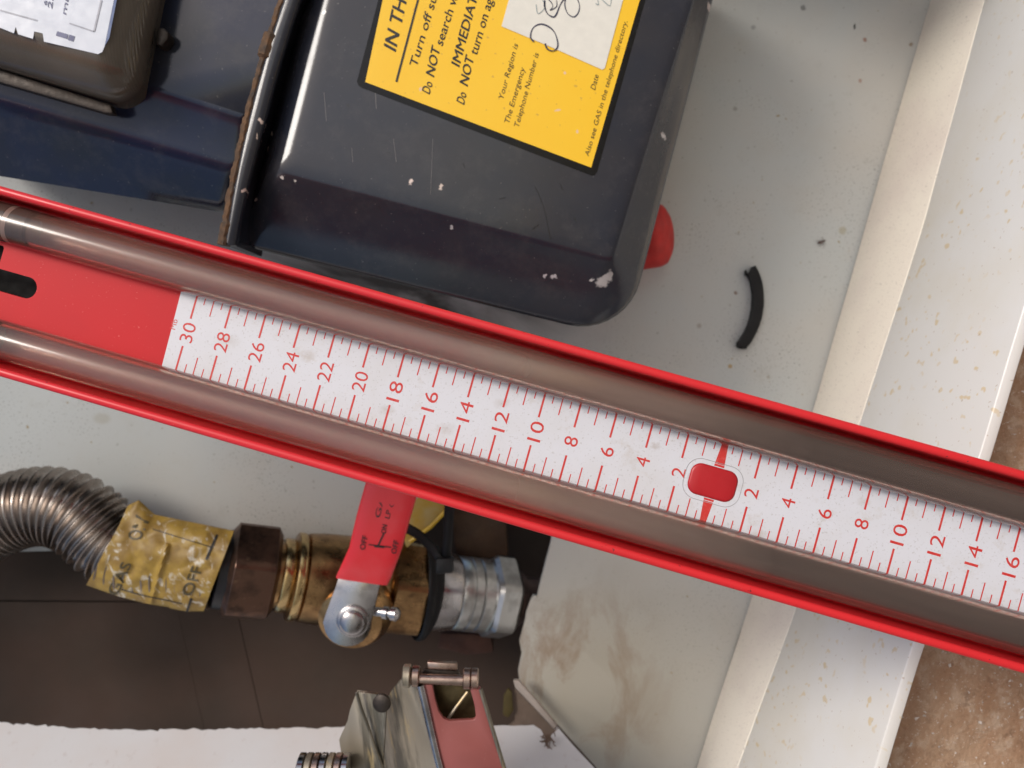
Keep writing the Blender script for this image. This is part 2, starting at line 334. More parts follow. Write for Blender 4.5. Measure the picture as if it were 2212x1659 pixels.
def lathe(p0, dirv, prof, seg=48, sides=0, phase=0., cap=True):      # prof: (distance, radius) in metres along dirv; sides: 6 for a hexagon
    d, x, y = frame(dirv); rings = []
    for s, r in prof:
        ring = []
        for k in range(seg):
            a = 2 * math.pi * k / seg; rr = r
            if sides:
                h = 2 * math.pi / sides; b = ((a + phase) % h) - h / 2; rr = min(r / math.cos(b) * .9, r)
            ring.append(p0 + d * s + (x * math.cos(a) + y * math.sin(a)) * rr)
        rings.append(ring)
    return loft(rings, cap, cap)
def sweep(path, rad, seg=16, cap=True, flat=1.):         # tube along points; rad number or list
    P = [Vector(p) for p in path]; n = len(P); rings = []; up = None
    for i in range(n):
        t = (P[min(i + 1, n - 1)] - P[max(i - 1, 0)]).normalized()
        if up is None: _, up, _ = frame(t)
        up = (up - t * up.dot(t)).normalized(); side = t.cross(up); r = rad[i] if isinstance(rad, (list, tuple)) else rad
        rings.append([P[i] + (up * math.cos(2 * math.pi * k / seg) + side * math.sin(2 * math.pi * k / seg) * flat) * r for k in range(seg)])
    return loft(rings, cap, cap)
def crom(P, m_=8):
    P = [Vector(p) for p in P]; out = []
    for i in range(len(P) - 1):
        a, b, c, d = P[max(i - 1, 0)], P[i], P[i + 1], P[min(i + 2, len(P) - 1)]
        for k in range(m_):
            t = k / m_; out.append(.5 * ((2 * b) + (c - a) * t + (2 * a - 5 * b + 4 * c - d) * t * t + (3 * b - a - 3 * c + d) * t ** 3))
    return out + [P[-1]]
_tc = {}
def glyphs(txt, bold=0., shear=0.):          # text outline, cap height 1, starting at x = 0; returns verts, faces, width
    def raw(s):
        c = bpy.data.curves.new('t', 'FONT'); c.body = s; c.offset = bold; c.shear = shear; c.resolution_u = 3; c.fill_mode = 'FRONT'
        o = bpy.data.objects.new('t', c); me = o.to_mesh(); v = [x.co.copy() for x in me.vertices]; f = [tuple(p.vertices) for p in me.polygons]
        o.to_mesh_clear(); bpy.data.objects.remove(o); bpy.data.curves.remove(c); return v, f
    if 'H' not in _tc: _tc['H'] = max(p.y for p in raw('H')[0])
    v, f = raw(txt); h = _tc['H']; x0 = min(p.x for p in v); v = [((p.x - x0) / h, p.y / h) for p in v]
    return v, f, max(p[0] for p in v)
def text_on(txt, fn, p0, p1, cap, up, bold=0., shear=0.):     # fn maps 2-D to 3-D; width stretched from p0 to p1
    v, f, wd = glyphs(txt, 0, shear); a = Vector(p1) - Vector(p0); u = Vector(up).normalized(); out = []
    for k in ((0,) if bold < .01 else (-1, 0, 1)):       # heavier print: the same letters three times, a hair apart
        sh = a.normalized() * (k * bold * cap * 1.1) + u * (k * bold * cap * .5)
        out.append(([fn(*(Vector(p0) + sh + a * (x / wd) + u * (y * cap))) + Vector((0, 0, .00002 * k)) for x, y in v], f))
    return merge(*out)

# ================================================================== METER BOX
box = root('meter_box', 'open grey and cream meter box with stained back board, ledge and white sill behind everything', 'meter box')
panel = [(-420, -420), (2131, -420), (2010, 0), (1882, 445), (1755, 890), (1630, 1270), (1505, 1659), (1420, 1960), (1560, 1960), (1285, 1655), (1200, 1561), (1122, 1472), (1119, 1450), (1127, 1412), (1122, 1385), (1133, 1345),
         (1137, 1322), (1146, 1296), (1152, 1286), (1160, 1289), (1166, 1262), (1178, 1215), (1190, 1170), (1196, 1120), (1180, 1000), (960, 1000), (905, 1110), (880, 1162), (640, 1180), (300, 1196), (120, 1190), (-420, 1205)]
panel = [p for p in panel if p not in ((1420, 1960), (1560, 1960))]
panel.insert(7, (1415, 1960)); panel.insert(8, (1400, 1965)); panel.insert(9, (1399, 1800))
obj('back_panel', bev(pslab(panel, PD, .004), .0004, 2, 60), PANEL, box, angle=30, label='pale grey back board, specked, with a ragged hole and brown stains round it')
def along(L, y):
    for (x0, y0), (x1, y1) in zip(L, L[1:]):
        if y <= y1: break
    return x0 + (x1 - x0) * (y - y0) / (y1 - y0)
def strip(name, L0, L1, d0, d1, th, mat, n=60, wob=0., label=None):
    V = []
    for k in range(n + 1):
        y = -420 + 2400 * k / n; a = Q(along(L0, y), y, d0); b = Q(along(L1, y + 40), y + 40, d1)
        wv_ = wob * noise.noise(Vector((y / 240, 3, 1)))
        a.x += wv_; b.x += wv_; nrm = Vector((cr, -sr, 0)) * th; V += [a, b, b + nrm, a + nrm]
    Fc = []
    for k in range(n):
        q = 4 * k
        for i in range(4): Fc.append((q + i, q + (i + 1) % 4, q + 4 + (i + 1) % 4, q + 4 + i))
    Fc += [(0, 1, 2, 3), tuple(4 * n + i for i in range(4))]
    return obj(name, bev((V, Fc), .0005, 2, 50), mat, box, angle=50, label=label)
A_ = [(2131, -420), (2009, 0), (1881, 445), (1754, 890), (1629, 1270), (1504, 1659), (1400, 2010)]
B_ = [(2250, -420), (2125, 0), (1995, 480), (1855, 915), (1705, 1350), (1592, 1659), (1480, 2060)]
C_ = [(2540, -420), (2412, 0), (2212, 660), (2115, 985), (1966, 1405), (1890, 1659), (1770, 2060)]
strip('ledge', A_, B_, .3985, .347, .003, LEDGE, 60, .0004, 'cream ledge along the edge of the back board')
strip('sill', [(x + 1, y) for x, y in B_], C_, .3465, .262, .004, SILL, 60, .0003, 'white front sill with small rust coloured spots')
# side board with its saw-cut edge
top = []
for k in range(151):
    x = -300 + k * (1150 + 300) / 150 + random.uniform(-3, 3)
    y = (1560 + (x / 240 * 16 if x > 0 else x * .04)) if x < 250 else 1577 - (x - 250) * .012
    top.append((x, y + random.choice((0, 0, -1, 1, 2, -2, 2, 4)) * (.8 if x < 760 else .4) + 2.5 * noise.noise(Vector((x / 40, 0, 0)))))
top += [(1168, 1576), (1182, 1600), (1204, 1570), (1240, 1612), (1287, 1662), (1390, 1790)]
p0_, p1_, p2_ = Q(0, 1577, .372), Q(2000, 1577, .372), Q(1106, 2080, .300); pn_ = (p1_ - p0_).cross(p2_ - p0_)
def onpl(x, y): d_ = Q(x, y, 1); return d_ * (p0_.dot(pn_) / d_.dot(pn_))
thk = Vector((0, -.0035, -.001))
rows = [[onpl(x, y) for x, y in top], [onpl(x, 1600 if x < 1160 else y + 12) for x, y in top], [onpl(x, 1840) for x, y in top], [onpl(x, 2080) for x, y in top]]; rows += [[p + thk for p in r] for r in reversed(rows)]
V_, F_ = loft(rows, False, False, closed=False); n_ = len(top); k_ = 7 * n_
F_ += [(i, i + 1, k_ + i + 1, k_ + i) for i in range(n_ - 1)]
for e_ in (0, n_ - 1): F_ += [tuple(r * n_ + e_ for r in range(8))]
obj('side_panel', (V_, F_), SAWN, box, angle=30, label='white side board with rough saw-cut edge')
obj('corner_flange', bev(pslab([(1109, 1471), (1120, 1470), (1160, 1515), (1204, 1568), (1197, 1576), (1155, 1530), (1113, 1486)], .388, .003), .0003, 1), simple('beige_flange', (.40, .34, .30), .6), box)
fib = []
for _ in range(26):
    c_ = Q(1182 + random.gauss(0, 7), 1596 + random.gauss(0, 8), .364); v_ = Vector((random.gauss(0, 1), random.gauss(0, 1), random.gauss(0, .5))) * .0016
    fib.append(sweep([c_ - v_, c_ + Vector((random.gauss(0, .0003),) * 3), c_ + v_], .00022, 5))
o = obj('debris_fibres', merge(*fib), simple('brown_fibre', (.16, .10, .07), .8), box); o['kind'] = 'stuff'
obj('corner_web', pslab([(1112, 1487), (1199, 1577), (1185, 1605), (1060, 1605), (1112, 1560)], .395, .003), simple('brown_grey_board', (.17, .12, .09), .7, bump=.0002), box, label='brown grey triangle of board in the corner')

# unseen top and right-hand wall of the box, added to cut the ambient light
def wall4(name, p4, th):
    obj(name, slab(p4, [p + th for p in p4]), SILL, box, smooth=False)
UPq, RTq = Vector((-cr, sr, 0)), Vector((sr, cr, 0))
def bq_(up, rt, d): return UPq * up + RTq * rt - Vector((0, 0, d))
wall4('unseen_top_wall', [bq_(.42, -.30, .262), bq_(.42, .235, .262), bq_(.42, .235, .405), bq_(.42, -.30, .405)], UPq * .004)
wall4('unseen_right_wall', [bq_(-.135, .25, .262), bq_(.419, .25, .262), bq_(.419, .25, .405), bq_(-.135, .25, .405)], RTq * .004)

# masonry in the dark hole, each block a part
cav = root('cavity_masonry', 'dark brown masonry deep inside the hole below the valve', 'masonry')
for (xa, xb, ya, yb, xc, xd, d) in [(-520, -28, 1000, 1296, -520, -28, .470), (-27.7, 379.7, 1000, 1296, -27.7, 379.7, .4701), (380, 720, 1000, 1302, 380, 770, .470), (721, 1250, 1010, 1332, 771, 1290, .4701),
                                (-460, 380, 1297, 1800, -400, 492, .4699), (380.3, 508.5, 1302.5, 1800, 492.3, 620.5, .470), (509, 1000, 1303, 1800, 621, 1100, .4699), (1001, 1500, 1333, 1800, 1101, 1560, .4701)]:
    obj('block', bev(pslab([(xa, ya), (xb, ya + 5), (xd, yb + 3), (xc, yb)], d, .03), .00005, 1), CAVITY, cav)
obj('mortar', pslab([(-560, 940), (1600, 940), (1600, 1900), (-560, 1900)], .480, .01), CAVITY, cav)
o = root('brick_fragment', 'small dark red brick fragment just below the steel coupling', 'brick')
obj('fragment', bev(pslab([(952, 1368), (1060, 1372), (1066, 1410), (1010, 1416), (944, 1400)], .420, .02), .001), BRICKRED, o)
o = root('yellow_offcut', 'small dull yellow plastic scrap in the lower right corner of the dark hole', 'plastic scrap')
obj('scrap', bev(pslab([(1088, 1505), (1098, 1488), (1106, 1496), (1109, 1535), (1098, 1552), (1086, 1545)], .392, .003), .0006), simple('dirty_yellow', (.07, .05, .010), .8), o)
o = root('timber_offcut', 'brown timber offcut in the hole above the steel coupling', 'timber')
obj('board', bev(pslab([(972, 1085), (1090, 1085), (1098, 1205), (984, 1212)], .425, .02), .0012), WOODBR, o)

# brown stone outside the box
stn = root('stone_wall', 'rough brown stone with pale flecks at the right edge below the white sill', 'wall')
V, Fc = [], []; NX, NY = 50, 170
for j in range(NY + 1):
    for i in range(NX + 1):
        y = -420 + 2500 * j / NY; x0 = 2510 - .311 * (y + 420); x = x0 - 60 + 620 * i / NX
        p = Q(x, y, .290); e = min(1, max(0, (i - 3) / 4)); hgt = (noise.fractal(p * 160, 1, 2, 4) * .0006 + noise.noise(p * 45) * .001)
        V.append(p + Vector((0, 0, hgt - .006 * (1 - e))))
for j in range(NY):
    for i in range(NX):
        a = j * (NX + 1) + i; Fc.append((a, a + 1, a + NX + 2, a + NX + 1))
# give it a body behind the face
k = len(V); cs = [0, NX, (NY + 1) * (NX + 1) - 1, NY * (NX + 1)]; V += [V[c] - Vector((0, 0, .06)) for c in cs]
Fc += [(k, k + 1, k + 2, k + 3)]
Fc += [tuple(range(0, NX + 1)) + (k + 1, k), tuple(NY * (NX + 1) + i for i in range(NX, -1, -1)) + (k + 3, k + 2),
       tuple(j * (NX + 1) for j in range(NY, -1, -1)) + (k, k + 3), tuple(j * (NX + 1) + NX for j in range(NY + 1)) + (k + 2, k + 1)]
obj('stone_face', (V, Fc), STONE, stn, angle=60)
fl = []
for _ in range(150):
    y = random.uniform(560, 1659); x = 2510 - .311 * (y + 420) + random.uniform(40, 420); c = Q(x, y, .2885); r = random.choice((.0004, .0006, .0009))
    vs = [c + Vector((random.uniform(-1, 1), random.uniform(-1, 1), random.uniform(0, .8))) * r for _ in range(6)]
    fl.append((vs, [(0, 1, 2), (0, 2, 3), (1, 2, 4), (3, 4, 5), (0, 1, 5), (2, 3, 5), (1, 4, 5)]))
o = obj('pale_grit', merge(*fl), simple('pale_grit', (.70, .62, .55), .4), stn, smooth=False); o['kind'] = 'stuff'

# black rubber arc, insect
o = root('rubber_strip', 'short curved black rubber strip on the grey board, right of the red cap', 'rubber strip')
arc = crom([(1622, 578), (1634, 606), (1639, 645), (1634, 686), (1620, 722), (1603, 747)], 6)
L, R_ = [], []
for i, p in enumerate(arc):
    t = (arc[min(i + 1, len(arc) - 1)] - arc[max(i - 1, 0)]).normalized(); nn = Vector((t.y, -t.x)); wd = 14.5 * (1 - .12 * abs(i / len(arc) - .5)) + random.uniform(-.5, .5)
    L.append(p + nn * wd * .82); R_.append(p - nn * wd * .82)
out = [tuple(p) for p in R_] + [(1598, 752), (1592, 746)] + [tuple(p) for p in reversed(L)] + [(1626, 576), (1620, 588), (1612, 594)]
obj('strip', bev(pslab(out, .3962, .0036), .0005, 2, 50), RUBBER, o)
o = root('dead_insect', 'tiny dried brown insect stuck on the grey board near the cream ledge', 'insect')
c = Q(1775, 523, .399)
obj('body', sweep([c + Vector((-.0022, -.0007, 0)), c + Vector((-.001, -.0001, .0004)), c + Vector((.0006, .0003, .0004)), c + Vector((.002, .0009, 0))], [.0002, .0006, .0005, .0001], 8), INSECT, o)
for a in (-2.2, -1.2, .2, 1.1, 2.6): obj('leg', sweep([c, c + Vector((math.cos(a), math.sin(a), .3)) * .0012, c + Vector((math.cos(a + .3), math.sin(a + .3), -.1)) * .0025], .00009, 5), INSECT, o)

# red cap behind the meter
o = root('red_cap', 'round red plastic cap peeping out behind the lower right of the meter', 'cap')
c = Q(1404, 510, .383)
ax = Vector((.78, .02, .45)).normalized()
r_ = .0155
obj('cap', lathe(c - ax * .016, ax, [(0, r_ * .95), (.012, r_), (.020, r_ * .97), (.0225, r_ * .9), (.0242, r_ * .72), (.0248, r_ * .4), (.025, .0001)], 40), REDCAP, o)

# ================================================================== GAS METER
mt = root('gas_meter', 'slate blue steel gas meter with rusty seam and yellow emergency label', 'gas meter')
def shell(rs, back):
    rings = [qring(c, d) for c, d in rs]
    if isinstance(back, tuple): rings.append(qring(*back))
    else: rings.append([p - Vector((0, 0, back)) for p in rings[-1]])
    return loft(rings)
right = [([(790, -240, 30), (660, 322, 30), (1292, 500, 30), (1545, -240, 30)], .2900),
         ([(776, -250, 24), (630, 345, 24), (1305, 531, 24), (1563, -250, 24)], .29015),
         ([(764, -260, 20), (604, 366, 20), (1315, 555, 20), (1579, -260, 20)], .2905),
         ([(761, -262, 24), (599, 372, 20), (1318, 562, 18), (1582, -262, 24)], .2909),
         ([(755, -266, 28), (588, 381, 24), (1322, 571, 24), (1585, -266, 28)], .2917),
         ([(748, -272, 30), (576, 393, 28), (1326, 583, 34), (1588, -272, 30)], .2928),
         ([(742, -280, 32), (564, 412, 34), (1331, 604, 50), (1592, -280, 32)], .2946),
         ([(735, -285, 40), (550, 445, 40), (1337, 640, 80), (1598, -285, 40)], .2974),
         ([(728, -290, 40), (530, 490, 45), (1345, 690, 105), (1606, -290, 40)], .3008),
         ([(724, -292, 40), (519, 520, 45), (1350, 722, 125), (1613, -292, 40)], .3040),
         ([(722, -292, 40), (515, 529, 45), (1351, 732, 130), (1615, -292, 40)], .3060)]
obj('front_casing', shell(right, ([(810, -60, 30), (650, 510, 40), (1296, 700, 100), (1505, -60, 30)], .386)), METER, mt, angle=60)
left = [([(-330, -260, 20), (-330, -30, 10), (530, 249, 10), (690, -260, 20)], .2905),
        ([(-332, -264, 20), (-332, -20, 14), (527, 260, 14), (692, -264, 20)], .2912),
        ([(-335, -268, 20), (-335, 0, 20), (522, 279, 16), (694, -268, 20)], .2932),
        ([(-338, -270, 20), (-338, 100, 26), (513, 350, 20), (694, -270, 20)], .2950),
        ([(-339, -270, 20), (-339, 122, 26), (508, 374, 22), (694, -270, 20)], .2960),
        ([(-340, -272, 20), (-340, 145, 26), (502, 392, 22), (694, -272, 20)], .2985),
        ([(-342, -275, 20), (-342, 250, 26), (492, 434, 22), (694, -275, 20)], .3050),
        ([(-344, -276, 20), (-344, 325, 26), (486, 459, 22), (694, -276, 20)], .3100)]
obj('rear_casing', shell(left, ([(-60, -60, 20), (-60, 325, 26), (600, 452, 22), (760, -60, 20)], .386)), METERB, mt, angle=60, label='half of the casing that carries the register, sky reflection tinted into its colour')
def ribx(y): return 607 - .34 * y + .0001879 * y * y
rings = []
for (o0, o1, d) in [(12, 24, .2843), (6, 34, .2846), (2, 41, .2856), (0, 46, .2880), (0, 47, .2950), (0, 47, .3300)]:
    ys = [-280 + 807 * k / 24 for k in range(25)]; e_ = (o0 > 1) * 3
    rings.append([Q(ribx(y) + o0, y - (e_ if y > 520 else 0), d) for y in ys] + [Q(ribx(y) + o1 - max(0, y - 250) * .045, y + (6 - e_ if y > 520 else 0), d) for y in reversed(ys)])
rings[-1] = [Vector((p.x * .985, p.y, -.318)) for p in rings[-2]]
obj('seam_flange', loft(rings), METER, mt, angle=50)
pts, rad = [], []
for k in range(160):
    y = -270 + 800 * k / 159; nz = noise.noise(Vector((y / 14, 0, 0))); nz2 = noise.noise(Vector((y / 50, 7, 0)))
    pts.append(Q(ribx(y) + 3 + nz * 3.2, y, .2858 + .0004 * nz2)); rad.append(.0012 + .0010 * abs(nz2) + .0004 * random.random() + .0003 * nz + (.0012 if 75 < y < 125 else 0) + (.0007 if y > 480 else 0))
obj('seam_rust', sweep(pts, rad, 7), RUST, mt, label='crusty rust along the seam')
# hairline scratches on the face
def scratch(P, wd, d=.28996):
    c_ = crom([Vector((x, y, 0)) for x, y in P], 5); V = []
    for i, p in enumerate(c_):
        t = (c_[min(i + 1, len(c_) - 1)] - c_[max(i - 1, 0)]).normalized(); V += [Q(p.x + t.y * wd, p.y - t.x * wd, d), Q(p.x - t.y * wd, p.y + t.x * wd, d)]
    return V, [(2 * i, 2 * i + 1, 2 * i + 3, 2 * i + 2) for i in range(len(c_) - 1)]
DS, LS = simple('dark_scratch', (.004, .004, .005), .6), simple('pale_scratch', (.16, .15, .15), .6)
obj('scratch', merge(scratch([(1155, 402), (1168, 430), (1180, 470), (1188, 515)], .9), scratch([(1210, 398), (1216, 410)], 1.2), scratch([(1078, 430), (1092, 427)], 1), scratch([(1150, 495), (1165, 484)], .8), scratch([(1240, 470), (1245, 478)], 1.3), scratch([(1000, 352), (1004, 362)], 1)), DS, mt, smooth=False)
obj('scratch', merge(scratch([(811, 200), (813, 235)], .7), scratch([(850, 300), (856, 350)], .5), scratch([(700, 200), (705, 262)], .5), scratch([(930, 420), (935, 300)], .4), scratch([(760, 320), (762, 350)], .5)), LS, mt, smooth=False)
# front label
LD = .28985
def onf(d): return lambda x, y: Q(x, y, d)
lab_b = [(846, -110), (771, 176), (774, 184), (781, 189), (1278, 379), (1285, 378), (1290, 370), (1394, 0), (1425, -110)]
lb = obj('warning_label', pslab(lab_b, LD, .00012), BLACKV, mt, angle=20, label='yellow emergency label with black border and black print')
obj('yellow_field', pslab([(850, -110), (789, 177), (1277, 362), (1382, 0), (1413, -110)], LD - .00014, .0001), YEL, lb, angle=20)
def z2(x, y): return (737.3 + x / 3, y / 3)
TD = LD - .00028; up_ = (-.87, -.48)
E1 = Vector((.19, -.982)).normalized()
def lt(name, s, st, en, cap, bold=0., mat=INK, shear=0.):
    obj(name, text_on(s, onf(TD), z2(*st), z2(*en), cap / 3 * 1.14, up_, bold, shear), mat, lb, smooth=False)
lt('lettering', 'IN THE EVENT', (352, 335), (530, -480), 76, .026)
obj('underline', [Q(*z2(x, y), TD) for x, y in ((350, 527), (362, 533), (590, -330), (577, -330))] and ([Q(*z2(x, y), TD) for x, y in ((350, 527), (363, 533), (590, -330), (577, -330))], [(0, 1, 2, 3)]), INK, lb, smooth=False)
lt('lettering', 'Turn off supply', (487, 440), (672, -190), 46, .012)
lt('lettering', 'Do', (572, 612), (593, 542), 50, .014)
lt('lettering', 'NOT', (600, 500), (640, 318), 52, .026)
lt('lettering', 'search with', (655, 300), (785, -110), 48, .014)
lt('lettering', 'IMMEDIATELY', (765, 435), (925, -175), 52, .026)
lt('lettering', 'Do', (796, 680), (812, 610), 50, .016)
lt('lettering', 'NOT', (818, 560), (860, 378), 52, .026)
lt('lettering', 'turn on again', (878, 362), (1010, -90), 48, .014)
lt('fine_lettering', 'Your Region is', (1046, 650), (1146, 290), 30, .004, FINEINK)
lt('fine_lettering', 'The Emergency', (1085, 805), (1190, 445), 30, .004, FINEINK)
lt('fine_lettering', 'Telephone Number is', (1148, 830), (1280, 350), 30, .006, FINEINK)
lt('fine_lettering', 'Date', (1645, 585), (1668, 490), 30, .0, FINEINK)
lt('fine_lettering', 'Also see GAS in the telephone directory.', (1603, 1015), (1855, 140), 27, .002, FINEINK)
pp = obj('paper_patch', pslab([z2(1115, -120), z2(1085, 0), z2(1038, 170), z2(1360, 305), z2(1692, 452), z2(1708, 440), z2(1825, 0), z2(1858, -120)], TD - .0001, .0001), PAPER, lb, angle=20, label='off-white paper patch with handwriting')
def hz(x, y): return ((1900 + x / 2.37) / 1.8228, y / 2.37 / 1.8228)
def pen(points, wd, mat):
    c_ = crom([Vector((*hz(*p), 0)) for p in points], 8); V, n = [], len(c_)
    for i, p in enumerate(c_):
        t = (c_[min(i + 1, n - 1)] - c_[max(i - 1, 0)]).normalized(); k = wd * (.55 + .45 * abs(math.sin(i * .13 + 1)))
        V += [Q(p.x + t.y * k, p.y - t.x * k, TD - .00025), Q(p.x - t.y * k, p.y + t.x * k, TD - .00025)]
    obj('pen_stroke', (V, [(2 * i, 2 * i + 1, 2 * i + 3, 2 * i + 2) for i in range(n - 1)]), mat, lb, smooth=False)
pen([(478, 388), (448, 345), (470, 262), (540, 225), (620, 250), (676, 310), (702, 400), (694, 450), (655, 474), (605, 455), (583, 405)], 1.7, PENB)
pen([(580, 0), (580, 60), (605, 125), (660, 158), (690, 130), (722, 50), (765, -20)], 1.8, PENB)
pen([(600, -20), (640, 20), (655, 60), (630, 95), (690, 60), (690, 0)], 1.0, PENB)
pen([(775, -20), (768, 50), (795, 125), (850, 157), (892, 120), (905, 50), (880, -20)], 1.3, PENB)
pen([(500, 40), (515, 125), (560, 98), (585, 50), (560, 0)], .9, PENC)
pen([(1055, 32), (1082, 42), (1072, -10)], 1.0, PENC); pen([(1108, -15), (1150, 28), (1190, 52), (1202, -10)], 1.0, PENC)

# register housing, upper left
reg = [([(-300, -300, 10), (-300, -40, 10), (222, 120, 16), (262, -300, 10)], .2700),
       ([(-302, -300, 12), (-302, -34, 12), (226, 128, 22), (268, -300, 12)], .2703),
       ([(-306, -300, 16), (-306, 0, 16), (250, 170, 40), (318, -300, 16)], .2735),
       ([(-308, -300, 20), (-308, 40, 20), (282, 212, 58), (378, -300, 20)], .2790),
       ([(-309, -300, 20), (-309, 52, 20), (296, 232, 62), (402, -300, 20)], .2830),
       ([(-310, -300, 20), (-310, 58, 20), (300, 240, 64), (410, -300, 20)], .2880)]
hs = obj('register_cover', shell(reg, .006), BRONZEP, mt, angle=60, label='smoked bronze plastic cover of the meter register')
obj('register_base', bev(pslab([(-300, 68), (0, 150), (238, 226), (243, 244), (225, 243), (0, 178), (-300, 95)], .2865, .004), .0004), DKMETAL, mt)
obj('sealing_lug', bev(pslab([(338, 60), (352, 58), (364, 70), (362, 84), (350, 98), (336, 96)], .2850, .006), .0008), DKMETAL, mt)
dl = obj('dial_card', bev(pslab([(-300, -300), (-300, -42), (0, 60), (30, 72), (34, 58), (39, 74), (71, 84), (74, 68), (92, 72), (95, 90), (212, 117), (221, 112), (226, 100), (246, 0), (262, -300)], .26985, .0001), .00003, 1), DIAL, hs, angle=20)
obj('dial_edge', pslab([(226, 100), (246, 0), (268, -200), (276, -200), (252, 0), (236, 82), (228, 96)], .26990, .0001), simple('blue_print', (.06, .11, .28), .4), hs)
def dsh(x0, y0, x1, y1, wd): 
    a, b = Vector((x0, y0)), Vector((x1, y1)); n_ = (b - a).normalized(); n_ = Vector((-n_.y, n_.x)) * wd / 2
    return ([Q(*(a + n_), .26970), Q(*(b + n_), .26970), Q(*(b - n_), .26970), Q(*(a - n_), .26970)], [(0, 1, 2, 3)])
obj('dial_print', merge(dsh(203, 68, 219, 0, 4), dsh(203, 68, 150, 50, 2.5), dsh(0, 22, 80, 44, 3)), simple('pale_grey_print', (.45, .46, .52), .5), hs, smooth=False)
obj('dial_print', merge(dsh(148, 80, 160, 84, 12), dsh(122, 72, 146, 79, 10)), DIALINK, hs, smooth=False)
for s_, a, b, cp in (('25', (112, 20), (116, -12), 15), ('ma', (142, 32), (149, -10), 14), ('6', (100, 12), (102, 2), 10)):
    obj('dial_print', text_on(s_, onf(.26968), a, b, cp * .7, up_, .02), DIALINK, hs, smooth=False)

# ================================================================== MANOMETER
man = root('manometer', 'long red U gauge with white millibar scale and two clear tubes lying across the view', 'manometer')
S0, S1 = -330, 190
def extr(sec, s0=S0, s1=S1, n=24):
    return loft([[G(s0 + (s1 - s0) * k / n, t, h) for t, h in sec] for k in range(n + 1)])
def rnd(sec_corners, n=5): return [(p.x, p.y) for p in rpoly(sec_corners, n, 2)]
def side(sg):
    s_ = rnd([(11.0, -5.0, .2), (11.0, -.4, .25), (12.4, -3.6, .8), (22.75, -3.6, .8), (22.75, 9.9, 1.05), (25.1, 9.9, 1.15), (25.1, -5.0, .5)])
    return [(sg * t, h) for t, h in s_]
obj('channel', extr(side(1)), REDPL, man, angle=50); obj('channel', extr(side(-1)), REDPL, man, angle=50)
def rrect(cx, cy, a, b, r, n=8): return [(p.x, p.y) for p in rpoly([(cx - a, cy - b, r), (cx + a, cy - b, r), (cx + a, cy + b, r), (cx - a, cy + b, r)], n, 2)]
sl = Gat(76, 634)[0]; slt = Gat(35, 615)[1]
h1 = rrect(sl - 14, slt, 14.0, 3.1, 3.05)
s2 = Gat(4, 560); h2 = rrect(s2[0] - 10, s2[1] + 1.0, 9.6, 3.0, 1.2)
plat = [(S0, -10.95), (S1, -10.95), (S1, 10.95), (S0, 10.95)]
def gs(l, n): return [G(s, t, n) for s, t in l]
obj('backing', slab(gs(plat, -.15), gs(plat, -3.0), [gs(h1, -.15), gs(h2, -.15)], [gs(h1, -3.0), gs(h2, -3.0)]), REDFLOOR, man, angle=30)
obj('slot_shade_sheet', slab(gs([(S0, -10), (sl + 8, -10), (sl + 8, 10), (S0, 10)], -9), gs([(S0, -10), (sl + 8, -10), (sl + 8, 10), (S0, 10)], -10)), simple('black_slot_shade', (.003, .003, .003), .9), man)  # added black sheet standing in for the dark seen through the slots
for t_ in (-9.9, 9.9): obj('slot_side', slab(gs([(S0, t_ - .4), (sl + 8, t_ - .4), (sl + 8, t_ + .4), (S0, t_ + .4)], -3.05), gs([(S0, t_ - .4), (sl + 8, t_ - .4), (sl + 8, t_ + .4), (S0, t_ + .4)], -10.5)), REDPL, man)
# scale card
e0 = Gat(391, 630); e1 = Gat(350, 787)
boss = rrect(-.4, -.1, 6.6, 4.35, 2.9, 10)
card = [(e1[0] + .1, -11.2), (S1, -11.2), (S1, 11.2), (e0[0], 11.2)]
cd_ = obj('scale_card', slab(gs(card, .02), gs(card, -.12), [gs(boss, .02)], [gs(boss, -.12)]), CARD, man, angle=20, label='white card printed in red millibars, zero in the middle')
ring_o = rrect(-.35, -.1, 7.9, 5.6, 4.0, 10); ring_m = rrect(-.4, -.1, 7.2, 4.9, 3.4, 10)
cuts = []
rr = [gs(boss, -.1), gs(boss, .06), gs(rrect(-.4, -.1, 6.7, 4.45, 2.95, 10), .09), gs(ring_m, .075), gs(ring_o, .03)]
obj('pressed_ring', loft(rr, False, False), CARD, cd_, angle=60)
rg = [G(s, t, .06) for s, t in ring_o]; rg.append(rg[0])
obj('ring_crease', sweep(rg, .00008, 5), simple('grey_crease', (.42, .4, .4), .5), cd_)
obj('zero_boss', loft([gs(boss, -.6), gs(rrect(-.4, -.1, 6.55, 4.3, 2.88, 10), .15), gs(rrect(-.4, -.1, 6.35, 4.1, 2.75, 10), .38), gs(rrect(-.4, -.1, 5.9, 3.65, 2.4, 10), .52), gs(rrect(-.4, -.1, 4.0, 2.2, 1.5, 10), .60)]), simple('red_boss', (.50, .012, .018), .28, var=.15, scale=60), man, angle=60)
U_ = 5.1; NT = .045
tk = []
def tick(s, t0, t1, wd, wd1=None, n=NT):
    wd1 = wd if wd1 is None else wd1
    tk.append(([G(s - wd / 2, t0, n), G(s + wd / 2, t0, n), G(s + wd1 / 2, t1, n), G(s - wd1 / 2, t1, n)], [(0, 1, 2, 3)]))
for k in range(-60, 73):
    s = k * U_ / 2
    if k == 0: continue
    L_, wd = (6.85, .56) if k % 4 == 0 else (4.8, .33) if k % 2 == 0 else (2.2, .30)
    tick(s, 11.0, 10.95 - L_, wd); tick(s, -11.0, -10.75 + L_, wd)
obj('tick_marks', merge(*tk), TICK, cd_, smooth=False)
